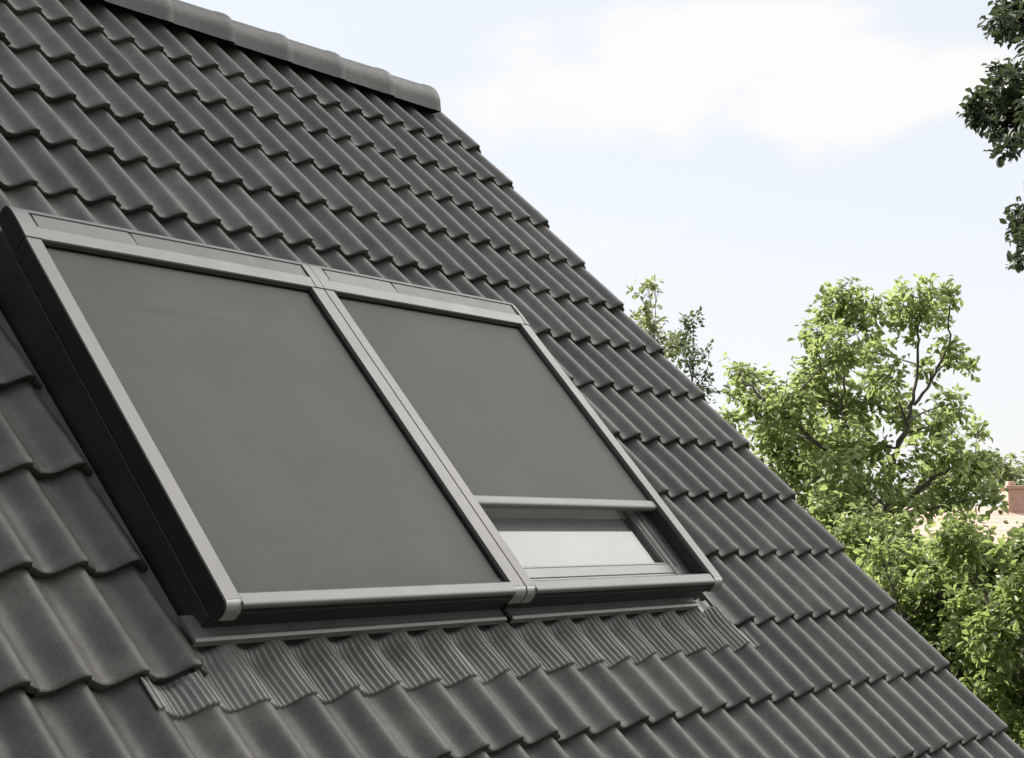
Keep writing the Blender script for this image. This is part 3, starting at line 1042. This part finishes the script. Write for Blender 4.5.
mb = MB()
mb.prism(fx, [(-hw + .35, 0), (-hw + .35, ze - .05), (0, zr - .25), (hw - .35, ze - .05), (hw - .35, 0)], xa + .3, xb - .3)
mb.build('wall', M_PLAST, far)
rv, rf = [], []
nr = 10
for side in (-1, 1):
    for r in range(nr):
        y0 = side * hw * r / nr; y1 = side * hw * (r + 1) / nr
        z0 = zr + (ze - zr) * r / nr; z1 = zr + (ze - zr) * (r + 1) / nr
        nn_ = 60
        b_ = len(rv)
        for (yy, zz) in ((y0, z0), (y1, z1 + 0.005), (y1, z1)):
            for i in range(nn_ + 1):
                rv.append((xa + (xb - xa) * i / nn_, yy, zz + 0.02 * math.sin(i * math.pi)))
        for j in range(2):
            for i in range(nn_):
                rf.append((b_ + j * (nn_ + 1) + i, b_ + j * (nn_ + 1) + i + 1, b_ + (j + 1) * (nn_ + 1) + i + 1, b_ + (j + 1) * (nn_ + 1) + i))
mb = MB(); mb.add(fx(np.array(rv)), rf); rfo = mb.build('roof', M_PINK, far)
cx = at(1017, 500, DF + 1)[0]
ct = at(1017, 489, DF + 1)[2]
mb = MB()
mb.box(fx, cx - .28, cx + .28, -.5, .2, zr - .8, ct, ch=0.02)
mb.build('chimney', M_PINK, far)
mb = MB()
mb.box(fx, cx - .36, cx + .36, -.58, .28, ct + .002, ct + .12, ch=0.02)
mb.box(fx, cx - .2, cx + .02, -.3, .0, ct + .122, ct + .26, ch=0.02)
mb.build('chimney_cap', M_PINK, far)
for i in range(4):
    mb = MB()
    x_ = xa + 0.9 + i * 1.25
    mb.box(fx, x_, x_ + .7, -hw + .30, -hw + .345, ze - 1.6, ze - .45)
    w_ = mb.build('window', M_DARK2, far)

# ------------------------------------------------------------------ GROUND
gm, nt, b = mat('lawn')
n1 = noise(nt, 0.25, 5, 0.6); n2 = noise(nt, 9.0, 4, 0.7)
g1 = ramp(nt, n1.outputs['Fac'], [(0.3, (0.026, 0.033, 0.014)), (0.7, (0.045, 0.053, 0.026))])
g2 = mapr(nt, n2.outputs['Fac'], 0.3, 0.7, 0.75, 1.25)
cc = N(nt, 'ShaderNodeVectorMath', operation='SCALE')
nt.links.new(g1.outputs['Color'], cc.inputs[0]); nt.links.new(g2, cc.inputs['Scale'])
nt.links.new(cc.outputs[0], b.inputs['Base Color'])
b.inputs['Roughness'].default_value = 0.9
bump(nt, b, n2.outputs['Fac'], 0.7, 0.05)
S_ = 900
o = link_mesh('ground', [(-S_, -S_, 0), (S_, -S_, 0), (S_, S_, 0), (-S_, S_, 0)], [(0, 1, 2, 3)], gm)
o['kind'] = 'structure'

# ------------------------------------------------------------------ SKY + SUN
SUN_AZ, SUN_EL = -50.0, 42.0      # degrees; azimuth from +y towards +x
w = bpy.data.worlds.new('World')
SC.world = w
w.use_nodes = True
nt = w.node_tree
nt.nodes.clear()
out = N(nt, 'ShaderNodeOutputWorld')
bg = N(nt, 'ShaderNodeBackground', Strength=0.1)
sky = N(nt, 'ShaderNodeTexSky')
sky.sky_type = 'NISHITA'
sky.sun_disc = False
sky.sun_elevation = math.radians(SUN_EL)
sky.sun_rotation = math.radians(SUN_AZ)
sky.air_density = 1.0
sky.dust_density = 2.0
sky.ozone_density = 1.0
tc = N(nt, 'ShaderNodeTexCoord')
mp = N(nt, 'ShaderNodeMapping')
mp.inputs['Scale'].default_value = (1.6, 1.6, 4.2)
mp.inputs['Location'].default_value = (0.35, 0.2, 0.1)
nt.links.new(tc.outputs['Generated'], mp.inputs['Vector'])
ns = N(nt, 'ShaderNodeTexNoise')
ns.inputs['Scale'].default_value = 3.2
ns.inputs['Detail'].default_value = 7
ns.inputs['Roughness'].default_value = 0.52
nt.links.new(mp.outputs['Vector'], ns.inputs['Vector'])


def blob(center, inv):
    sub = N(nt, 'ShaderNodeVectorMath', operation='SUBTRACT')
    sub.inputs[1].default_value = center
    nt.links.new(tc.outputs['Generated'], sub.inputs[0])
    mul = N(nt, 'ShaderNodeVectorMath', operation='MULTIPLY')
    mul.inputs[1].default_value = inv
    nt.links.new(sub.outputs[0], mul.inputs[0])
    ln = N(nt, 'ShaderNodeVectorMath', operation='LENGTH')
    nt.links.new(mul.outputs[0], ln.inputs[0])
    return mapr(nt, ln.outputs['Value'], 0.0, 1.0, 1.0, 0.0)


def direc(x, y):
    v = at(x, y, 1.0) - np.array([0, 0, CAM_Z])
    v /= np.linalg.norm(v)
    return tuple(v)


b1 = blob(direc(590, 95), (5.5, 2.0, 16.0))
b2 = blob(direc(880, 105), (5.0, 2.0, 22.0))
mxm = N(nt, 'ShaderNodeMath', operation='MAXIMUM')
nt.links.new(b1, mxm.inputs[0]); nt.links.new(b2, mxm.inputs[1])
ad = N(nt, 'ShaderNodeMath', operation='MULTIPLY_ADD')
nt.links.new(mxm.outputs[0], ad.inputs[0]); ad.inputs[1].default_value = 0.34
nt.links.new(ns.outputs['Fac'], ad.inputs[2])
cloud = ramp(nt, ad.outputs[0], [(0.555, 0.0), (0.69, 1.0)])
# thin bright veil over the whole sky, then the cumulus
sep = N(nt, 'ShaderNodeSeparateXYZ')
nt.links.new(tc.outputs['Generated'], sep.inputs[0])
hz = mapr(nt, sep.outputs['Z'], 0.0, 0.30, 1.0, 0.0)
bk = mapr(nt, sep.outputs['Y'], -0.45, 0.45, 1.0, 0.0)
fr_ = mixc(nt, hz, (4.4, 4.6, 4.9), (4.9, 4.93, 4.95))
vc = mixc(nt, bk, fr_, (2.9, 2.87, 2.85))
veil = mixc(nt, 0.88, sky.outputs['Color'], vc)
skyc = mixc(nt, cloud.outputs['Color'], veil, (4.95, 4.92, 4.84))
# added bright lobe out of view to the right, lighting the slope and pane
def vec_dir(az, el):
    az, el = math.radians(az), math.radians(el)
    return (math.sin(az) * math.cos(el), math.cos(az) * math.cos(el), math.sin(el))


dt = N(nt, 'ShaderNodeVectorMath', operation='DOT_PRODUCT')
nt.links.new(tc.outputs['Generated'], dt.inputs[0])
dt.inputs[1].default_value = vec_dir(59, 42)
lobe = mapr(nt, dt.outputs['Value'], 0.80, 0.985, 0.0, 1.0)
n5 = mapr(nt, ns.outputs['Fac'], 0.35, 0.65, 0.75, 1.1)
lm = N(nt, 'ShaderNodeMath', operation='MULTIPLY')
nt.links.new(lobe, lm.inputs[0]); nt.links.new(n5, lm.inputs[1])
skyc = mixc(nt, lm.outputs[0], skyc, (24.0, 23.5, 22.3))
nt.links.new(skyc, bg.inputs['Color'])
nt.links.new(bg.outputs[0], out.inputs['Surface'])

sl = bpy.data.lights.new('sun', 'SUN')
sl.energy = 5.0
sl.angle = math.radians(0.53)
sl.color = (1.0, 0.94, 0.85)
so = bpy.data.objects.new('sun', sl)
COL.objects.link(so)
sd = Vector((math.sin(math.radians(SUN_AZ)) * math.cos(math.radians(SUN_EL)), math.cos(math.radians(SUN_AZ)) * math.cos(math.radians(SUN_EL)), math.sin(math.radians(SUN_EL))))
so.rotation_euler = sd.to_track_quat('Z', 'Y').to_euler()
so.location = (0, 0, 30)

vs = SC.view_settings
vs.view_transform = 'Standard'
vs.look = 'None'
vs.gamma = 1.0
vs.use_curve_mapping = False
vs.exposure = 1.0
SC.cycles.max_bounces = 8
SC.cycles.transparent_max_bounces = 16
